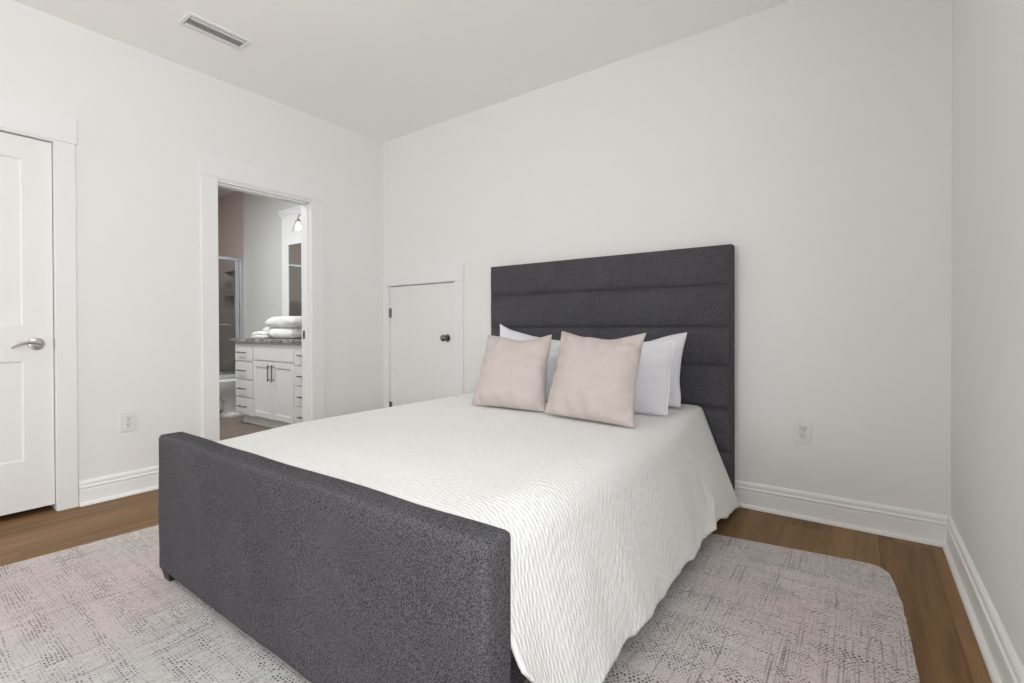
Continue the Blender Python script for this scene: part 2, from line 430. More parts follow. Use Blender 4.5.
# casings: flat legs with a taller flat head board that oversails them
def casing_left(name, y0, y1, wl, wr, jamb):
    mb = MB()
    mb.box(XL, y0 - wl, 0, XL + .015, y0, HD + .006, .0012, 1); mb.box(XL, y1, 0, XL + .015, y1 + wr, HD + .006, .0015, 1)
    mb.box(XL, y0 - wl - .006, HD + .009, XL + .017, y1 + wr + .008, HD + .150, .0015, 1)
    mb.box(XL, y0 - wl, HD, XL + .011, y1 + wr, HD + .012)
    if jamb:
        mb.box(XL - TW - .002, y0 - .018, 0, XL + .002, y0 + .003, HD); mb.box(XL - TW - .002, y1 - .003, 0, XL + .002, y1 + .018, HD)
        mb.box(XL - TW - .002, y0, HD - .016, XL + .002, y1, HD + .006)
        # door stops
        mb.box(XL - .065, y0, 0, XL - .03, y0 + .012, HD - .016); mb.box(XL - .065, y1 - .012, 0, XL - .03, y1, HD - .016)
        mb.box(XL - .065, y0, HD - .028, XL - .03, y1, HD - .016)
    return struct(mb.build(name, M['trim']))
casing_left('trim_1', D0, D1, .092, .090, False)
casing_left('trim_2', B0, B1, .102, .108, True)
mb = MB()
mb.box(XL + .001, YB - .018, 0, S0 - .003, YB, SZ1 + .004, .0012, 1)
mb.box(S1 + .003, YB - .018, 0, S1 + .094, YB, SZ1 + .004, .0015, 1)
mb.box(XL + .001, YB - .023, SZ1 + .007, S1 + .102, YB, SZ1 + .142, .0015, 1)
mb.box(XL + .001, YB - .014, SZ1, S1 + .094, YB, SZ1 + .010)
mb.box(S0, YB - .018, SZ0 - .10, S1, YB, SZ0 - .004, .0015, 1)
struct(mb.build('trim_3', M['trim']))

# ------------------------------------------------------------------ the closed two-panel door
d1 = struct(empty('door_1', (XL, D1, 0)))
def paneled_slab(y0, y1, z0, z1, panels, face, depth):
    """Door slab in the plane X = face with recessed flat panels bordered by a small sloped sticking."""
    mb = MB(); bm = mb.bm
    ys = sorted({y0, y1, *[p[0] for p in panels], *[p[1] for p in panels]}); zs = sorted({z0, z1, *[p[2] for p in panels], *[p[3] for p in panels]})
    for i in range(len(ys) - 1):
        for j in range(len(zs) - 1):
            a, b, c, d = ys[i], ys[i + 1], zs[j], zs[j + 1]
            if any(p[0] <= a and b <= p[1] and p[2] <= c and d <= p[3] for p in panels): continue
            mb.box(face - depth, a, c, face, b, d)
    for p in panels:
        a, b, c, d = p; k = .007; r = .009
        o = [(face, a, c), (face, b, c), (face, b, d), (face, a, d)]
        n = [(face - r, a + k, c + k), (face - r, b - k, c + k), (face - r, b - k, d - k), (face - r, a + k, d - k)]
        O = [bm.verts.new(q) for q in o]; N = [bm.verts.new(q) for q in n]
        for i in range(4): bm.faces.new((O[i], O[(i + 1) % 4], N[(i + 1) % 4], N[i]))
        bm.faces.new(N)
        mb.box(face - depth, a, c, face - depth + .004, b, d)
    return mb
slab = paneled_slab(D0 - D1 + .003, -.004, .037, HD - .006,
                    [(D0 - D1 + .128, -.1225, 1.030, 1.922), (D0 - D1 + .128, -.1225, .303, .838)], -.014, .035)
slab.build('door_slab', M['door'], d1)
hz, hy = .930, -.072
MX = Matrix.Translation((-.014, hy, hz)) @ Matrix.Rotation(R(90), 4, 'Y')
lev = MB().lathe([(.034, 0), (.034, .004), (.031, .009), (.020, .011), (.013, .014), (.0125, .040), (.014, .050), (.012, .058), (0, .060)], 28, MX).build('door_handle', M['nickel'], d1, True)
pts = []; rr = []
for k in range(15):
    u = k / 14
    pts.append((.034 + .006 * math.sin(u * 3), hy - .106 * u + .004, hz + .010 * math.sin(u * math.pi * 1.15) - .014 * u ** 3)); rr.append(.0125 * (1 - u) + .0065 + .002 * math.sin(u * 3))
MB().tube(pts, rr, 12, 0.62).build('lever', M['nickel'], lev, True)
MB().box(-.020, -.0035, hz - .028, -.0135, .0005, hz + .028).build('latch_plate', M['hinge'], d1)

# ------------------------------------------------------------------ the little access door in the back wall
d2 = struct(empty('door_2', (S0, YB, SZ0)))
MB().box(.003, .004, .003, S1 - S0 - .003, .036, SZ1 - SZ0 - .006, .0012, 1).build('door_slab', M['door'], d2)
for z in (1.147, .281):
    MB().lathe([(.006, -.045), (.006, .045)], 10, Matrix.Translation((.000, -.004, z - SZ0))).box(.001, -.001, z - SZ0 - .042, .022, .006, z - SZ0 + .042).build('hinge', M['hinge'], d2, True)
kx, kz = -2.812 - S0, .923 - SZ0
MK = Matrix.Translation((kx, .004, kz)) @ Matrix.Rotation(R(90), 4, 'X')
MB().lathe([(.032, 0), (.032, .004), (.028, .009), (.014, .012), (.012, .030), (.018, .036), (.026, .044), (.028, .054), (.024, .064), (.012, .070), (0, .071)], 28, MK).build('door_knob', M['pewter'], d2, True)
MB().tube([(kx, -.067, kz), (kx, -.0685, kz)], .006, 12).build('knob_button', M['nickel'], d2)

# strike plate on the bathroom jamb
sp = empty('strike_plate', (XL - .098, B1 - .003, .955))
MB().box(-.014, -.0025, -.034, .014, -.0002, .034, .001, 1).build('plate', M['hinge'], sp)
MB().box(-.006, -.0035, -.013, .006, -.0022, .013).build('latch_hole', M['slot'], sp)
tag(sp, 'small dark metal strike plate on the jamb of the bathroom doorway', 'strike plate')

# ------------------------------------------------------------------ outlets
def outlet(loc, rotz, label):
    o = empty('wall_outlet', loc, (0, 0, rotz)); tag(o, label, 'outlet')
    MB().box(-.040, -.0065, -.061, .040, 0, .061, .002, 2).build('cover_plate', M['plastic'], o)
    for z in (.0195, -.0195):
        r = MB().box(-.0165, -.0085, z - .0145, .0165, -.006, z + .0145, .006, 3).build('receptacle', M['plastic'], o, True)
        mb = MB()
        mb.box(-.0078, -.0092, z - .001, -.0052, -.0084, z + .008); mb.box(.0052, -.0092, z - .001, .0078, -.0084, z + .007)
        mb.lathe([(.0028, 0), (.0028, .0008)], 12, Matrix.Translation((0, -.0084, z - .0075)) @ Matrix.Rotation(R(90), 4, 'X'))
        mb.build('slots', M['slot'], r)
    MB().lathe([(.0032, 0), (.0026, .0012), (0, .0014)], 12, Matrix.Translation((0, -.0064, 0)) @ Matrix.Rotation(R(90), 4, 'X')).build('screw', M['nickel'], o)
    return o
outlet((-.246, YB, .453), 0, 'white wall outlet low on the back wall to the right of the bed')
outlet((XL, 1.002, .445), R(90), 'white wall outlet between the closed door and the bathroom doorway')

# ------------------------------------------------------------------ ceiling vent
va = empty('ceiling_vent', (-3.045, 1.276, HC)); tag(va, 'white rectangular air vent with dark slots in the ceiling', 'vent')
mb = MB(); fx, fy, ia, ib, iy = .080, .170, -.068, .052, .148
mb.box(-fx, -fy, -.009, ia, fy, 0, .003, 1); mb.box(ib, -fy, -.009, fx, fy, 0, .003, 1)
mb.box(ia, -fy, -.009, ib, -iy, 0, .003, 1); mb.box(ia, iy, -.009, ib, fy, 0, .003, 1)
mb.build('frame', M['trim'], va)
MB().box(ia, -iy, -.0025, ib, iy, -.0005).build('vent_shade', M['vent_shade'], va)  # flat dark sheet on the uncut ceiling, shade between the blades as colour
for x0, x1 in ((-.060, -.036), (.024, .043)):
    MB().box(x0, -iy + .004, -.0085, x1, iy - .004, -.0045, .001, 1).build('fixed_blade', M['trim'], va)
for x in (-.024, -.0065, .011):
    MB().prism([(-.0060, -.0046), (-.0056, -.0038), (.0056, -.0078), (.0052, -.0086)], (x, -iy, 0), (0, 2 * iy, 0), (0, 0, 1), (1, 0, 0)).build('louver', M['trim'], va)

# ------------------------------------------------------------------ the rug
mb = MB(); bm = mb.bm
outline = [(-2.95, .03), (.17, .03), (.152, .9), (.137, 1.70), (.130, 2.02), (.121, 2.25), (.108, 2.40), (.094, 2.476), (.070, 2.512), (.03, 2.523),
           (-.2, 2.498), (-.58, 2.447), (-1.4, 2.41), (-2.2, 2.385), (-2.815, 2.37), (-2.86, 1.6), (-2.898, .93), (-2.935, .37)]
dense = []
for i, a in enumerate(outline):
    b = outline[(i + 1) % len(outline)]; n = max(1, int(math.dist(a, b) / .025))
    for k in range(n):
        u = k / n; p = Vector((a[0] + (b[0] - a[0]) * u, a[1] + (b[1] - a[1]) * u, 0))
        j = noise.noise(p * 30) * .004
        dense.append((p.x + j, p.y + j * .7))
def ring(z, ins):
    c = Vector((-1.4, 1.25)); out = []
    for x, y in dense:
        d = (c - Vector((x, y))).normalized() * ins
        out.append(bm.verts.new((x + d.x, y + d.y, z)))
    return out
rings = [ring(.0005, 0), ring(.007, -.001), ring(.011, .004)]
n = len(dense)
for A, B in zip(rings[:-1], rings[1:]):
    for i in range(n): bm.faces.new((A[i], A[(i + 1) % n], B[(i + 1) % n], B[i]))
bm.faces.new(rings[-1]); bm.faces.new(rings[0][::-1])
rug = mb.build('area_rug', M['rug'])
tag(rug, 'large woven plaid rug in rose, cream and grey under the bed', 'rug')

# ------------------------------------------------------------------ the bed
BX0, BX1 = -2.284, -.573
HBY = 2.872                                           # front of the headboard
FY0, FY1, FZ = .728, .820, .585                       # footboard
RZ = .0112                                            # top of the rug
bed = empty('bed', ((BX0 + BX1) / 2, (FY0 + HBY) / 2, RZ))
tag(bed, 'charcoal upholstered bed with channelled headboard and low footboard', 'bed')
bo = Vector(bed.location)
def L(x, y, z): return (x - bo.x, y - bo.y, z - bo.z)
hb = MB().box(*L(BX0, HBY + .004, .075), *L(BX1, 2.936, 1.470), .012, 3).build('headboard', M['charcoal'], bed, True)
seams = [1.470, 1.240, 1.004, .786, .548, .310, .080]
for z1, z0 in zip(seams[:-1], seams[1:]):
    mb = MB(); P = []; NX, NZ = 60, 14
    xa, xb = BX0 + .004, BX1 - .006
    for i in range(NX + 1):
        u = i / NX; row = []
        # denser near the ends
        uu = .5 - .5 * math.cos(math.pi * u)
        x = xa + (xb - xa) * uu
        for j in range(NZ + 1):
            v = j / NZ; vv = .5 - .5 * math.cos(math.pi * v)
            z = z0 + .0015 + (z1 - z0 - .003) * vv
            ez = min(vv, 1 - vv) * (z1 - z0); ex = min(uu, 1 - uu) * (xb - xa)
            f = (1 - math.exp(-ez / .018)) * (1 - math.exp(-ex / .012))
            w_ = noise.noise(Vector((x * 5, z * 11, z0 * 7))) * .0022 * f
            row.append(L(x, HBY + .008 - .026 * f - w_, z))
        P.append(row)
    mb.grid(P)
    mb.build('channel_panel', M['charcoal'], hb, 'all')
# footboard: padded slab with softened edges
fb = MB(); fb.box(*L(BX0 - .002, FY0, .045), *L(BX1 - .018, FY1, FZ), .016, 4)
bmesh.ops.subdivide_edges(fb.bm, edges=[e for e in fb.bm.edges if e.calc_length() > .3], cuts=24, use_grid_fill=True)
for v in fb.bm.verts:
    p = v.co
    s_ = .0035 * noise.noise(Vector((p.x * 3.5, p.y * 9, p.z * 6)))
    if p.z > FZ - bo.z - .03: v.co.z += s_ * 1.3
    v.co.y += s_
fb.build('footboard', M['charcoal'], bed, 'all')
for x0, x1 in ((BX0 + .140, BX0 + .175), (BX1 - .150, BX1 - .115)):
    MB().box(*L(x0, FY1 - .005, .11), *L(x1, HBY + .01, .33), .01, 2).build('side_rail', M['charcoal'], bed, True)
for x, y in ((BX0 + .050, FY0 + .040), (BX1 - .072, FY0 + .040), (BX0 + .055, 2.90), (BX1 - .055, 2.90)):
    top = .047 if y < 1 else .078; bot = RZ if y < 1 else .0
    mb = MB(); a, b = .034, .027
    A = [mb.bm.verts.new(L(x + sx * b, y + sy * b, bot + .0006)) for sx, sy in ((-1, -1), (1, -1), (1, 1), (-1, 1))]
    B = [mb.bm.verts.new(L(x + sx * a, y + sy * a, top)) for sx, sy in ((-1, -1), (1, -1), (1, 1), (-1, 1))]
    for i in range(4): mb.bm.faces.new((A[i], A[(i + 1) % 4], B[(i + 1) % 4], B[i]))
    mb.bm.faces.new(A[::-1]); mb.bm.faces.new(B)
    mb.build('leg', M['darkwood'], bed)

# ------------------------------------------------------------------ the coverlet
def sst(a, b, x):
    t = max(0.0, min(1.0, (x - a) / (b - a))); return t * t * (3 - 2 * t)
def coverlet_row(y):
    """Cross-section at y as a list of (x, dy, z) from the left hem over the top to the right hem."""
    foot = sst(.98, .83, y)                            # 1 at the footboard
    head = sst(2.05, 2.80, y)
    zt = .562 - .012 * sst(.88, .822, y)
    pts = []
    # left side (plain fall)
    zl = .10 + .012 * math.sin(y * 37) + .12 * foot; xl = -2.315 + .012 * math.sin(y * 21) + .05 * foot
    lin = .085 * sst(1.30, .83, y)
    for k in range(13):
        u = k / 12
        x = xl + (-2.235 - xl) * u ** .8; z = zl + (zt - .065 - zl) * u
        pts.append((x + .008 * math.sin(y * 21 + 1) * (1 - u) + lin, 0, z))
    for k in range(1, 11):
        a = math.pi / 2 * k / 10
        pts.append((-2.235 + lin + .09 * (1 - math.cos(a)), 0, zt - .065 + .065 * math.sin(a)))
    # top, gently crowned
    xr0 = -.800 + .042 * head                          # where the right shoulder starts
    NT_ = 46
    for k in range(1, NT_ + 1):
        u = k / NT_; x = -2.145 + lin + (xr0 + 2.145 - lin) * u
        pts.append((x, 0, zt + .006 * math.sin(math.pi * u) + .002 * noise.noise(Vector((x * 4, y * 4, 3)))))
    # right shoulder and fall
    rs = .115 - .088 * head                            # shoulder radius
    tail = sst(2.36, 2.80, y)
    low = sst(1.02, .76, y)
    hemx = -.548 - .022 * low + .016 * tail; hemz = .084 + .25 * low - .046 * tail
    sc_ = .5 + .5 * math.sin(y * 44 + 1.2 * math.sin(y * 9))
    hemz += (.013 * (sc_ ** .6 - .6) + .005 * noise.noise(Vector((y * 9, 1, 2)))) * (1 - low) * (1 - .6 * tail)
    hemx += .004 * math.sin(y * 22 + .8) * (1 - foot)
    P0 = Vector((xr0, zt)); K1 = Vector((xr0 + rs * .85, zt - .002)); K2 = Vector((xr0 + rs * 1.15, zt - rs * .55))
    P3 = Vector((xr0 + rs * 1.22 + .004, zt - rs * 1.1))
    for k in range(1, 17):
        t = k / 16; q = P0 * (1 - t) ** 3 + K1 * 3 * t * (1 - t) ** 2 + K2 * 3 * t * t * (1 - t) + P3 * t ** 3
        pts.append((q.x, 0, q.y))
    NF = 40
    for k in range(1, NF + 1):
        u = k / NF
        x = P3.x + (hemx - P3.x) * (u ** 1.03); z = P3.y + (hemz - P3.y) * u
        # pleat: the foot part laps over the head part
        yf = 2.22 + .20 * math.sin(math.pi * u) + .10 * u
        lap = sst(yf - .10, yf - .01, y) * (1 - sst(yf - .004, yf + .006, y)) * .020 * u ** .7
        dip = -.012 * u * sst(yf, yf + .008, y) * (1 - sst(yf + .02, yf + .20, y))
        fold = .005 * math.sin(y * 13 + .6) * u * (1 - foot) + .005 * noise.noise(Vector((y * 7, u * 3, 9))) * u
        dy = 0
        pts.append((x + lap + dip + fold, dy, z))
    return pts
ys = []
y = .826
while y < 2.842:
    ys.append(y); y += .004 if 2.15 < y < 2.50 else .011
ys.append(2.842)
P, UV = [], []
for y in ys:
    row, uvr, s_ = [], [], 0.0; prev = None
    for x, dy, z in coverlet_row(y):
        q = Vector((x, y + dy, z))
        if prev is not None: s_ += math.hypot(q.x - prev.x, q.z - prev.z)
        prev = q; row.append(q); uvr.append((s_, y))
    P.append(row); UV.append(uvr)
cv = MB(); cv.grid(P, UV)
cov = cv.build('coverlet', M['quilt'], None, 'all')
sd = cov.modifiers.new('thickness', 'SOLIDIFY'); sd.thickness = .009; sd.offset = -1
tag(cov, 'white quilted coverlet spread over the bed and hanging down its sides', 'bedspread')

# ------------------------------------------------------------------ pillows
def pillow(name, W, H, T, loc, lean, yaw_, mat, label, group, seed, roll=0.0, ear=.06, piping=None, taper=.0, tilt=.0, crease=.4):
    """Stuffed case standing on its long edge; base centre at loc, leaning back by lean degrees."""
    o = empty(name, loc, (R(-lean), R(roll), R(yaw_))); o.rotation_mode = 'XYZ'
    tag(o, label, 'pillow', group)
    N = 44
    def pt(u, v, side):
        # pull the edges in between the corners so the corners stand out as ears
        lo = .5 - .5 * v
        x = W / 2 * u * (1 - ear * 1.15 * (1 - v * v) ** 1.2 * abs(u) ** 2 - .035 * lo ** 6 * abs(u) ** 8)
        z = H / 2 * v * (1 - ear * (1.9 if v > 0 else .35) * (1 - u * u) ** 1.2 * abs(v) ** 2) + .009 * abs(u) ** 8 * lo ** 6
        e = max(0.0, (1 - abs(u) ** 2.6)) ** .62 * max(0.0, (1 - abs(v) ** 2.6)) ** .62
        t = T / 2 * e
        t *= 1 + .16 * (-v) * (1 - u * u)                # stuffing settles
        q = Vector((x * 7 + seed * 3.1, z * 7, seed * 1.7))
        wr = .014 * noise.noise(q) + .008 * noise.noise(q * 2.7 + Vector((0, 0, 5)))
        # creases gathering from the side seams
        gather = .010 * math.sin(v * 17 + seed + 2 * noise.noise(Vector((v * 4, seed, 1)))) * abs(u) ** 5 * (1 - u * u) * 6
        gather += .010 * math.sin(u * 15 + seed * 2 + 2 * noise.noise(Vector((u * 4, seed, 2)))) * abs(v) ** 5 * (1 - v * v) * 6
        y_ = side * t + (wr * side * (.4 + .6 * crease) + gather * crease) * min(1, e * 3)
        x += .006 * noise.noise(Vector((v * 2.2, seed, u)))
        x *= 1 - taper * (v + 1) / 2
        z += .010 * noise.noise(Vector((u * 1.7, seed + 4, v * .5))) * (v > 0) * v + .005 * noise.noise(Vector((u * 2.0, seed + 4, v)))
        zz = (z + H / 2) * (1 + tilt * u)
        if zz < .012: zz = .012 * math.exp((zz - .012) / .03)   # bottom pressed flat
        return Vector((x, y_, zz))
    mb = MB()
    ts = [math.sin(math.pi / 2 * (2 * i / N - 1)) for i in range(N + 1)]
    ts = [(a * .55 + (2 * i / N - 1) * .45) for i, a in enumerate(ts)]
    for side in (-1, 1):
        mb.grid([[pt(u, v, side) for v in ts] for u in ts])
    bmesh.ops.remove_doubles(mb.bm, verts=mb.bm.verts, dist=.0004)
    mb.build('pillow_case', mat, o, 'all')
    if piping:
        loop = [pt(u, -1, 1) for u in ts] + [pt(1, v, 1) for v in ts[1:]] + [pt(u, 1, 1) for u in ts[::-1][1:]] + [pt(-1, v, 1) for v in ts[::-1][1:]]
        MB().tube(loop, .0042, 8).build('piping', piping, o, 'all')
    return o
TOP = .5665
gw = 'standing white pillows against the headboard'
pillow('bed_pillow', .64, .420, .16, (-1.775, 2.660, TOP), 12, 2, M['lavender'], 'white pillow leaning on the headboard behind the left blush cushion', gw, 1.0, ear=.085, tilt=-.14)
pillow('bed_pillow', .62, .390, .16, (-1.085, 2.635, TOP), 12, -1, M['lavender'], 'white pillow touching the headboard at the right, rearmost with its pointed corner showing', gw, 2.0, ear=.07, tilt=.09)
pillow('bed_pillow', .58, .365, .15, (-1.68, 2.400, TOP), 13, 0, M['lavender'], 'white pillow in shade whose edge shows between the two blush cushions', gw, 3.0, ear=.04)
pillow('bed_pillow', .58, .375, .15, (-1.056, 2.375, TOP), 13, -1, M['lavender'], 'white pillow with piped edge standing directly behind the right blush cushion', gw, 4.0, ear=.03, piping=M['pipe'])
gc = 'blush square cushions on the bed'
pillow('throw_cushion', .495, .425, .16, (-1.550, 2.085, TOP), 18, 3, M['blush'], 'left of the two blush pink square cushions on the bed', gc, 5.5, ear=.075, taper=.15, crease=1.0)
pillow('throw_cushion', .500, .445, .16, (-1.045, 2.030, TOP), 18, -3, M['blush'], 'right of the two blush pink square cushions, in front of the piped pillow', gc, 7.2, ear=.085, roll=1.5, taper=.08, crease=1.0)

# ------------------------------------------------------------------ bathroom shell
BXL, BYF, BYB, BHC = -7.25, .85, 2.97, 2.78
XW = XL - TW
mb = MB(); mb.box(BXL, BYF, -0.1, XW, BYB, 0.0); mb.box(XW, B0, -.1, XL - .05, B1, -.0005)
struct(mb.build('floor_bathroom', M['bath_floor']))
struct(MB().box(BXL - .1, BYF - .1, BHC, XW, BYB + .1, BHC + .1).build('ceiling_bathroom', M['bath_wall']))
struct(MB().box(-6.36, BYB, -.1, XW, BYB + .1, BHC).build('wall_bathroom_back', M['bath_wall']))
struct(MB().box(BXL - .1, BYF - .1, -.1, XW, BYF, BHC).build('wall_bathroom_front', M['bath_wall']))
# tiled tub alcove
mb = MB()
nx0, nx1, nzs = -6.90, -6.62, ((1.56, 1.76), (1.28, 1.44))
zs = [-.1, 1.28, 1.44, 1.56, 1.76, BHC]
mb.box(BXL - .1, BYB, -.1, nx0, BYB + .12, BHC); mb.box(nx1, BYB, -.1, -6.36, BYB + .12, BHC)
mb.box(nx0, BYB, -.1, nx1, BYB + .12, 1.28); mb.box(nx0, BYB, 1.44, nx1, BYB + .12, 1.56); mb.box(nx0, BYB, 1.76, nx1, BYB + .12, BHC)
mb.box(nx0, BYB + .09, 1.28, nx1, BYB + .12, 1.76)
struct(mb.build('wall_shower_back', M['tile_x']))
struct(MB().box(BXL - .1, BYF, -.1, BXL, BYB, BHC).build('wall_shower_left', M['tile_y']))
base('baseboard_bathroom', (-6.34, BYB, 0), (-5.45, BYB, 0), (0, -1, 0))
# white framed panel above the vanity with a crown
PX0 = -5.400
mb = MB(); mb.box(PX0, BYB - .025, 1.02, XW - .001, BYB, 2.30)
mb.prism([(0, 0), (.030, 0), (.034, .012), (.042, .020), (.050, .045), (.058, .052), (.060, .070), (0, .070)], (PX0 - .012, BYB, 2.275), (XW - .001 - PX0 + .012, 0, 0), (0, 0, 1), (0, -1, 0))
struct(mb.build('trim_4', M['trim']))

# mirror
mi = empty('wall_mirror', (-4.66, BYB - .025, 1.08)); tag(mi, 'tall white framed mirror above the vanity counter in the bathroom', 'mirror')
x0, x1, h = -5.265 + 4.66, -4.02 + 4.66, .885
mb = MB(); fw = .022
mb.box(x0, -.022, 0, x0 + fw, 0, h, .002, 1); mb.box(x1 - fw, -.022, 0, x1, 0, h, .002, 1)
mb.box(x0 + fw, -.022, 0, x1 - fw, 0, fw, .002, 1); mb.box(x0 + fw, -.022, h - fw, x1 - fw, 0, h, .002, 1)
mb.build('mirror_frame', M['trim'], mi)
MB().box(x0 + fw - .002, -.012, fw - .002, x1 - fw + .002, -.004, h - fw + .002).build('mirror_glass', M['mirror'], mi)

# vanity light with two glass shades
vl = empty('vanity_light', (-4.65, BYB - .025, 2.19)); tag(vl, 'lit vanity light with clear glass shades above the bathroom mirror', 'lamp')
MB().box(-.10, -.022, -.055, .40, 0, .055, .006, 2).build('back_plate', M['bronze'], vl, True)
for x in (-.20, .52):
    ar = [(x + (.12 if x < 0 else -.12), -.012, -.01), (x + (.10 if x < 0 else -.10), -.05, .02), (x + (.05 if x < 0 else -.05), -.095, .035), (x + (.012 if x < 0 else -.012), -.115, .020), (x, -.118, -.005), (x, -.118, -.035)]
    MB().tube(ar, .007, 10).build('arm', M['bronze'], vl, True)
    MB().lathe([(0, -.022), (.010, -.022), (.016, -.030), (.027, -.036), (.028, -.052), (.022, -.056), (0, -.056)], 20, Matrix.Translation((x, -.118, 0))).build('socket', M['bronze'], vl, True)
    sh = MB().lathe([(.028, -.046), (.036, -.065), (.048, -.105), (.060, -.160), (.0575, -.160), (.0455, -.105), (.0335, -.065), (.0255, -.048), (.028, -.046)], 28, Matrix.Translation((x, -.118, 0)))
    sh.build('glass_shade', M['shade_glass'], vl, True)
    MB().lathe([(0, -.056), (.012, -.057), (.014, -.072), (.026, -.098), (.028, -.115), (.020, -.134), (0, -.142)], 20, Matrix.Translation((x, -.118, 0))).build('light_bulb', M['bulb'], vl, True)

# ------------------------------------------------------------------ vanity cabinet
VX0, VX1, VY = -5.430, -3.890, 2.44
vn = empty('vanity_cabinet', ((VX0 + VX1) / 2, 2.70, 0)); tag(vn, 'white bathroom vanity cabinet with drawers either side of two doors', 'cabinet')
vo = Vector(vn.location)
def LV(x, y, z): return (x - vo.x, y - vo.y, z - vo.z)
mb = MB(); mb.box(*LV(VX0, VY + .020, .10), *LV(VX1, BYB - .03, .868), .001, 1); mb.box(*LV(VX1, VY + .022, .10), *LV(XW - .001, VY + .05, .868))
mb.build('carcass', M['cabinet'], vn)
MB().box(*LV(VX0 + .045, VY + .075, 0), *LV(XW - .001, BYB - .03, .1)).box(*LV(VX0 + .035, VY + .060, 0), *LV(XW - .001, VY + .075, .030), .003, 1).build('toe_kick', M['cabinet'], vn)
def bar_handle(name_parent, a, b, out=.028):
    a, b = Vector(a), Vector(b); d = (b - a).normalized(); mb = MB()
    o = Vector((0, -out, 0))
    mb.tube([a + o, b + o], .0055, 10)
    for q in (a + d * .018, b - d * .018): mb.tube([q, q + o], .0045, 8)
    mb.build('handle', M['handle'], name_parent, True)
def front(name, xa, xb, za, zb, shaker):
    mb = MB(); t = .019
    if shaker:
        k = .052
        mb.box(*LV(xa, VY, za), *LV(xa + k, VY + t, zb), .0015, 1); mb.box(*LV(xb - k, VY, za), *LV(xb, VY + t, zb), .0015, 1)
        mb.box(*LV(xa + k, VY, za), *LV(xb - k, VY + t, za + k), .0015, 1); mb.box(*LV(xa + k, VY, zb - k), *LV(xb - k, VY + t, zb), .0015, 1)
        mb.box(*LV(xa + k - .002, VY + .009, za + k - .002), *LV(xb - k + .002, VY + .015, zb - k + .002))
    else: mb.box(*LV(xa, VY, za), *LV(xb, VY + t, zb), .002, 2)
    return mb.build(name, M['cabinet'], vn)
for xa, xb in ((VX0 + .004, -5.060), (-4.268, VX1 - .004)):
    for zc in (.758, .568, .378, .192):
        d = front('drawer', xa, xb, zc - .088, zc + .088, False)
        xc = (xa + xb) / 2 - .01
        bar_handle(d, LV(xc - .085, VY, zc), LV(xc + .085, VY, zc))
front('false_front', -5.040, -4.284, .690, .848, False)
for xa, xb, xh in ((-5.040, -4.664, -4.700), (-4.660, -4.284, -4.624)):
    d = front('door', xa, xb, .115, .674, True)
    bar_handle(d, LV(xh, VY, .485), LV(xh, VY, .650))
ct = empty('vanity_countertop', ((VX0 + VX1) / 2, 2.69, .8685)); tag(ct, 'speckled grey granite countertop on the white vanity', 'countertop')
co = Vector(ct.location)
MB().box(VX0 - .028 - co.x, VY - .028 - co.y, 0, XW - .002 - co.x, BYB - co.y, .034, .003, 2).build('counter_slab', M['granite'], ct)
MB().box(PX0 - co.x, BYB - .045 - co.y, .034, XW - .002 - co.x, BYB - .025 - co.y, .150, .002, 1).build('backsplash', M['granite'], ct)

# ------------------------------------------------------------------ towels on the counter
CT = .9026
def towel(name, W, D, H, layers, loc, rz, label, seed, group=None):
    """Folded terry towel: layers joined by rounded folds at the front, soft and uneven."""
    t = H / layers; mb = MB()
    prof = []                                          # serpentine outline in (y, z), closed
    N = 10
    for k in range(layers):
        zc = t * (k + .5)
        dd = D * (1 - .03 * k)
        pr = []
        for i in range(9):                              # front rounded end
            a = math.pi / 2 + math.pi * i / 8; pr.append((-dd / 2 + t / 2 + math.cos(a) * t / 2, zc + math.sin(a) * t / 2 * .99))
        for i in range(9):
            a = -math.pi / 2 + math.pi * i / 8; pr.append((dd / 2 - t / 2 + math.cos(a) * t / 2, zc + math.sin(a) * t / 2 * .99))
        P = []
        NX = 26
        for i in range(NX + 1):
            u = i / NX * 2 - 1
            sq = (1 - abs(u) ** 7) ** .5 if abs(u) < 1 else 0.0
            sq = .25 + .75 * sq
            row = []
            for (yy, zz) in pr:
                q = Vector((u * 2.1 + seed, yy * 9, zz * 14 + k * 3.3))
                n_ = noise.noise(q) * .018 + noise.noise(q * 2.3) * .009
                sag = -.010 * abs(u) ** 3 * (k / max(1, layers - 1))
                row.append(Vector((u * W / 2 + n_ * .6 * (abs(u) > .8), yy * (.96 + .04 * sq) + n_ * .8, max(.0004, zc + (zz - zc) * sq + n_ * .5 * (k > 0) + sag))))
            P.append(row + [row[0]])
        V = mb.grid(P)
        mb.bm.faces.new(V[0][:-1]); mb.bm.faces.new(V[-1][:-1][::-1])
    o = mb.build(name, M['towel'], None, 'all'); o.location = loc; o.rotation_euler = (0, 0, rz)
    return tag(o, label, 'towel', group)
gt = 'white towels on the bathroom vanity'
towel('folded_towel', .42, .27, .110, 1, (-4.70, 2.665, CT), R(2), 'white bath towel at the bottom of the pile on the vanity', 1.3, gt)
towel('folded_towel', .58, .30, .115, 1, (-4.70, 2.675, CT + .112), R(-2), 'white bath towel lying on top of another on the vanity', 4.1, gt)
towel('folded_washcloth', .27, .17, .072, 2, (-5.09, 2.60, CT), R(4), 'small white washcloth left of the bath towels, lower of two', 6.6, gt)
towel('folded_washcloth', .16, .14, .042, 1, (-5.03, 2.65, CT + .0735), R(-6), 'small white washcloth left of the bath towels, upper of two', 8.2, gt)

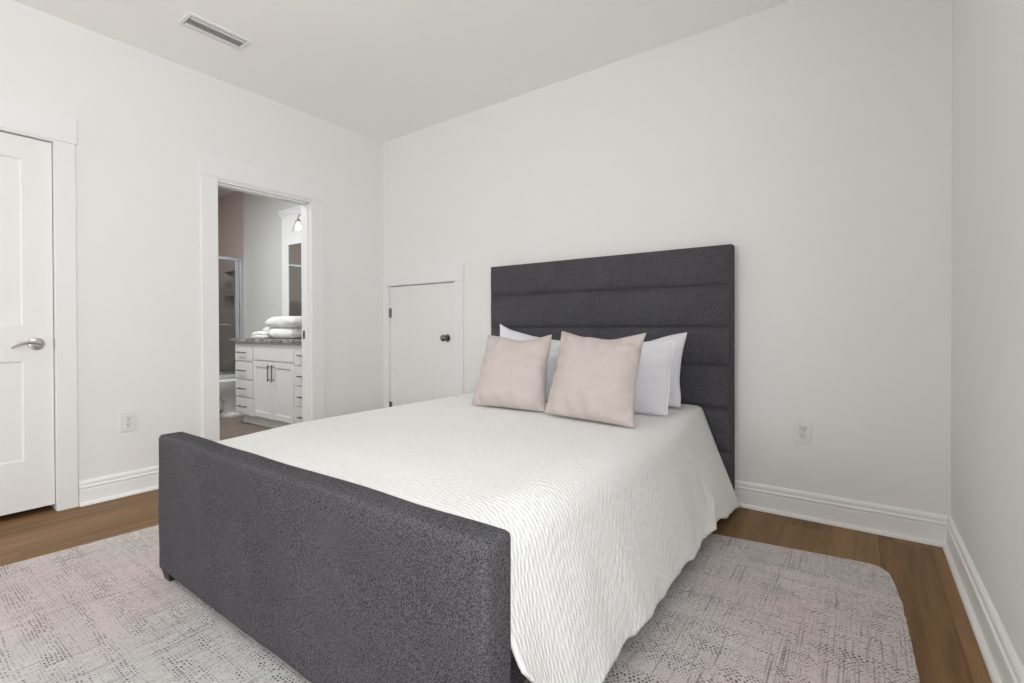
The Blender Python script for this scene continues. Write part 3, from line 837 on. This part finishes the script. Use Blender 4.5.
# ------------------------------------------------------------------ tub and shower glass
tb = empty('bathtub', (-6.78, 1.75, 0)); tag(tb, 'white bathtub behind the glass shower doors', 'bathtub')
mb = MB()
X0, X1, Y0, Y1 = -.46, .42, -.895, 1.215
mb.box(X1 - .035, Y0, 0, X1, Y1, .40, .008, 2)
mb.build('apron', M['porcelain'], tb, True)
mb = MB(); bm = mb.bm
def loop(x0, y0, x1, y1, z, r):
    out = []
    for cx, cy, a0 in ((x1 - r, y1 - r, 0), (x0 + r, y1 - r, 90), (x0 + r, y0 + r, 180), (x1 - r, y0 + r, 270)):
        for i in range(7): a = R(a0 + 15 * i); out.append(bm.verts.new((cx + r * math.cos(a), cy + r * math.sin(a), z)))
    return out
ls = [loop(X0, Y0, X1 + .012, Y1, .395, .01), loop(X0, Y0, X1 + .012, Y1, .435, .012), loop(X0 + .07, Y0 + .07, X1 - .08, Y1 - .09, .435, .08),
      loop(X0 + .09, Y0 + .09, X1 - .10, Y1 - .12, .41, .10), loop(X0 + .14, Y0 + .2, X1 - .15, Y1 - .25, .12, .12)]
for A, B in zip(ls[:-1], ls[1:]):
    for i in range(28): bm.faces.new((A[i], A[(i + 1) % 28], B[(i + 1) % 28], B[i]))
bm.faces.new(ls[-1])
mb.build('basin', M['porcelain'], tb, True)
sg = empty('shower_door', (-6.40, 1.75, .436)); tag(sg, 'framed sliding glass shower door standing on the tub rim', 'shower door')
Y0, Y1, H = -.895, 1.218, 1.465
MB().box(-.022, Y0, H - .040, .022, Y1, H, .004, 1).build('header_rail', M['chrome'], sg)
MB().box(-.022, Y0, 0, .022, Y1, .025, .003, 1).build('bottom_track', M['chrome'], sg)
MB().box(-.020, Y1 - .035, .025, .020, Y1, H - .04, .003, 1).build('wall_jamb', M['chrome'], sg)
for xa, ya, yb_ in ((.008, -.05, 1.175), (-.012, -.89, .06)):
    g = MB().box(xa, ya, .026, xa + .006, yb_, H - .041).build('glass_panel', M['glass'], sg)
    MB().box(xa - .004, yb_ - .045, .026, xa + .012, yb_ - .002, H - .041, .002, 1).build('stile', M['chrome'], g)
bar = MB().tube([(.06, .12, .62), (.06, 1.02, .62)], .008, 10)
for yy in (.14, 1.0): bar.tube([(.013, yy, .62), (.06, yy, .62)], .006, 8)
bar.build('towel_bar', M['chrome'], sg, True)

# ------------------------------------------------------------------ toilet
tl = empty('toilet', (-5.90, BYB, 0)); tag(tl, 'white toilet standing between the vanity and the tub', 'toilet')
def oval(cx, cy, rx, ry, z, n=28, sq=2.3, front=0.0):
    out = []
    for i in range(n):
        a = 2 * math.pi * i / n; c, s_ = math.cos(a), math.sin(a)
        k = (abs(c) ** sq + abs(s_) ** sq) ** (-1 / sq)
        out.append(Vector((cx + rx * c * k, cy + ry * s_ * k, z)))
    return out
def loft(loops):
    mb = MB(); V = [[mb.bm.verts.new(p) for p in l] for l in loops]; n = len(V[0])
    for A, B in zip(V[:-1], V[1:]):
        for i in range(n): mb.bm.faces.new((A[i], A[(i + 1) % n], B[(i + 1) % n], B[i]))
    mb.bm.faces.new(V[0][::-1]); mb.bm.faces.new(V[-1]); return mb
loft([oval(0, -.265, .115, .215, 0, sq=3), oval(0, -.265, .118, .217, .02, sq=3), oval(0, -.26, .098, .190, .05), oval(0, -.26, .092, .180, .15), oval(0, -.31, .112, .200, .235), oval(0, -.40, .145, .260, .295),
      oval(0, -.44, .17, .29, .33), oval(0, -.445, .182, .305, .375), oval(0, -.445, .184, .307, .392)]).build('bowl', M['porcelain'], tl, True)
loft([oval(0, -.44, .186, .305, .393), oval(0, -.44, .190, .309, .400), oval(0, -.44, .188, .306, .408)]).build('seat', M['porcelain'], tl, True)
loft([oval(0, -.44, .186, .304, .411), oval(0, -.44, .190, .308, .420), oval(0, -.44, .178, .296, .430), oval(0, -.44, .12, .24, .434)]).build('lid', M['porcelain'], tl, True)
MB().box(-.21, -.205, .39, .21, -.012, .73, .025, 3).build('tank', M['porcelain'], tl, True)
MB().box(-.22, -.215, .73, .22, -.006, .765, .010, 2).build('tank_lid', M['porcelain'], tl, True)
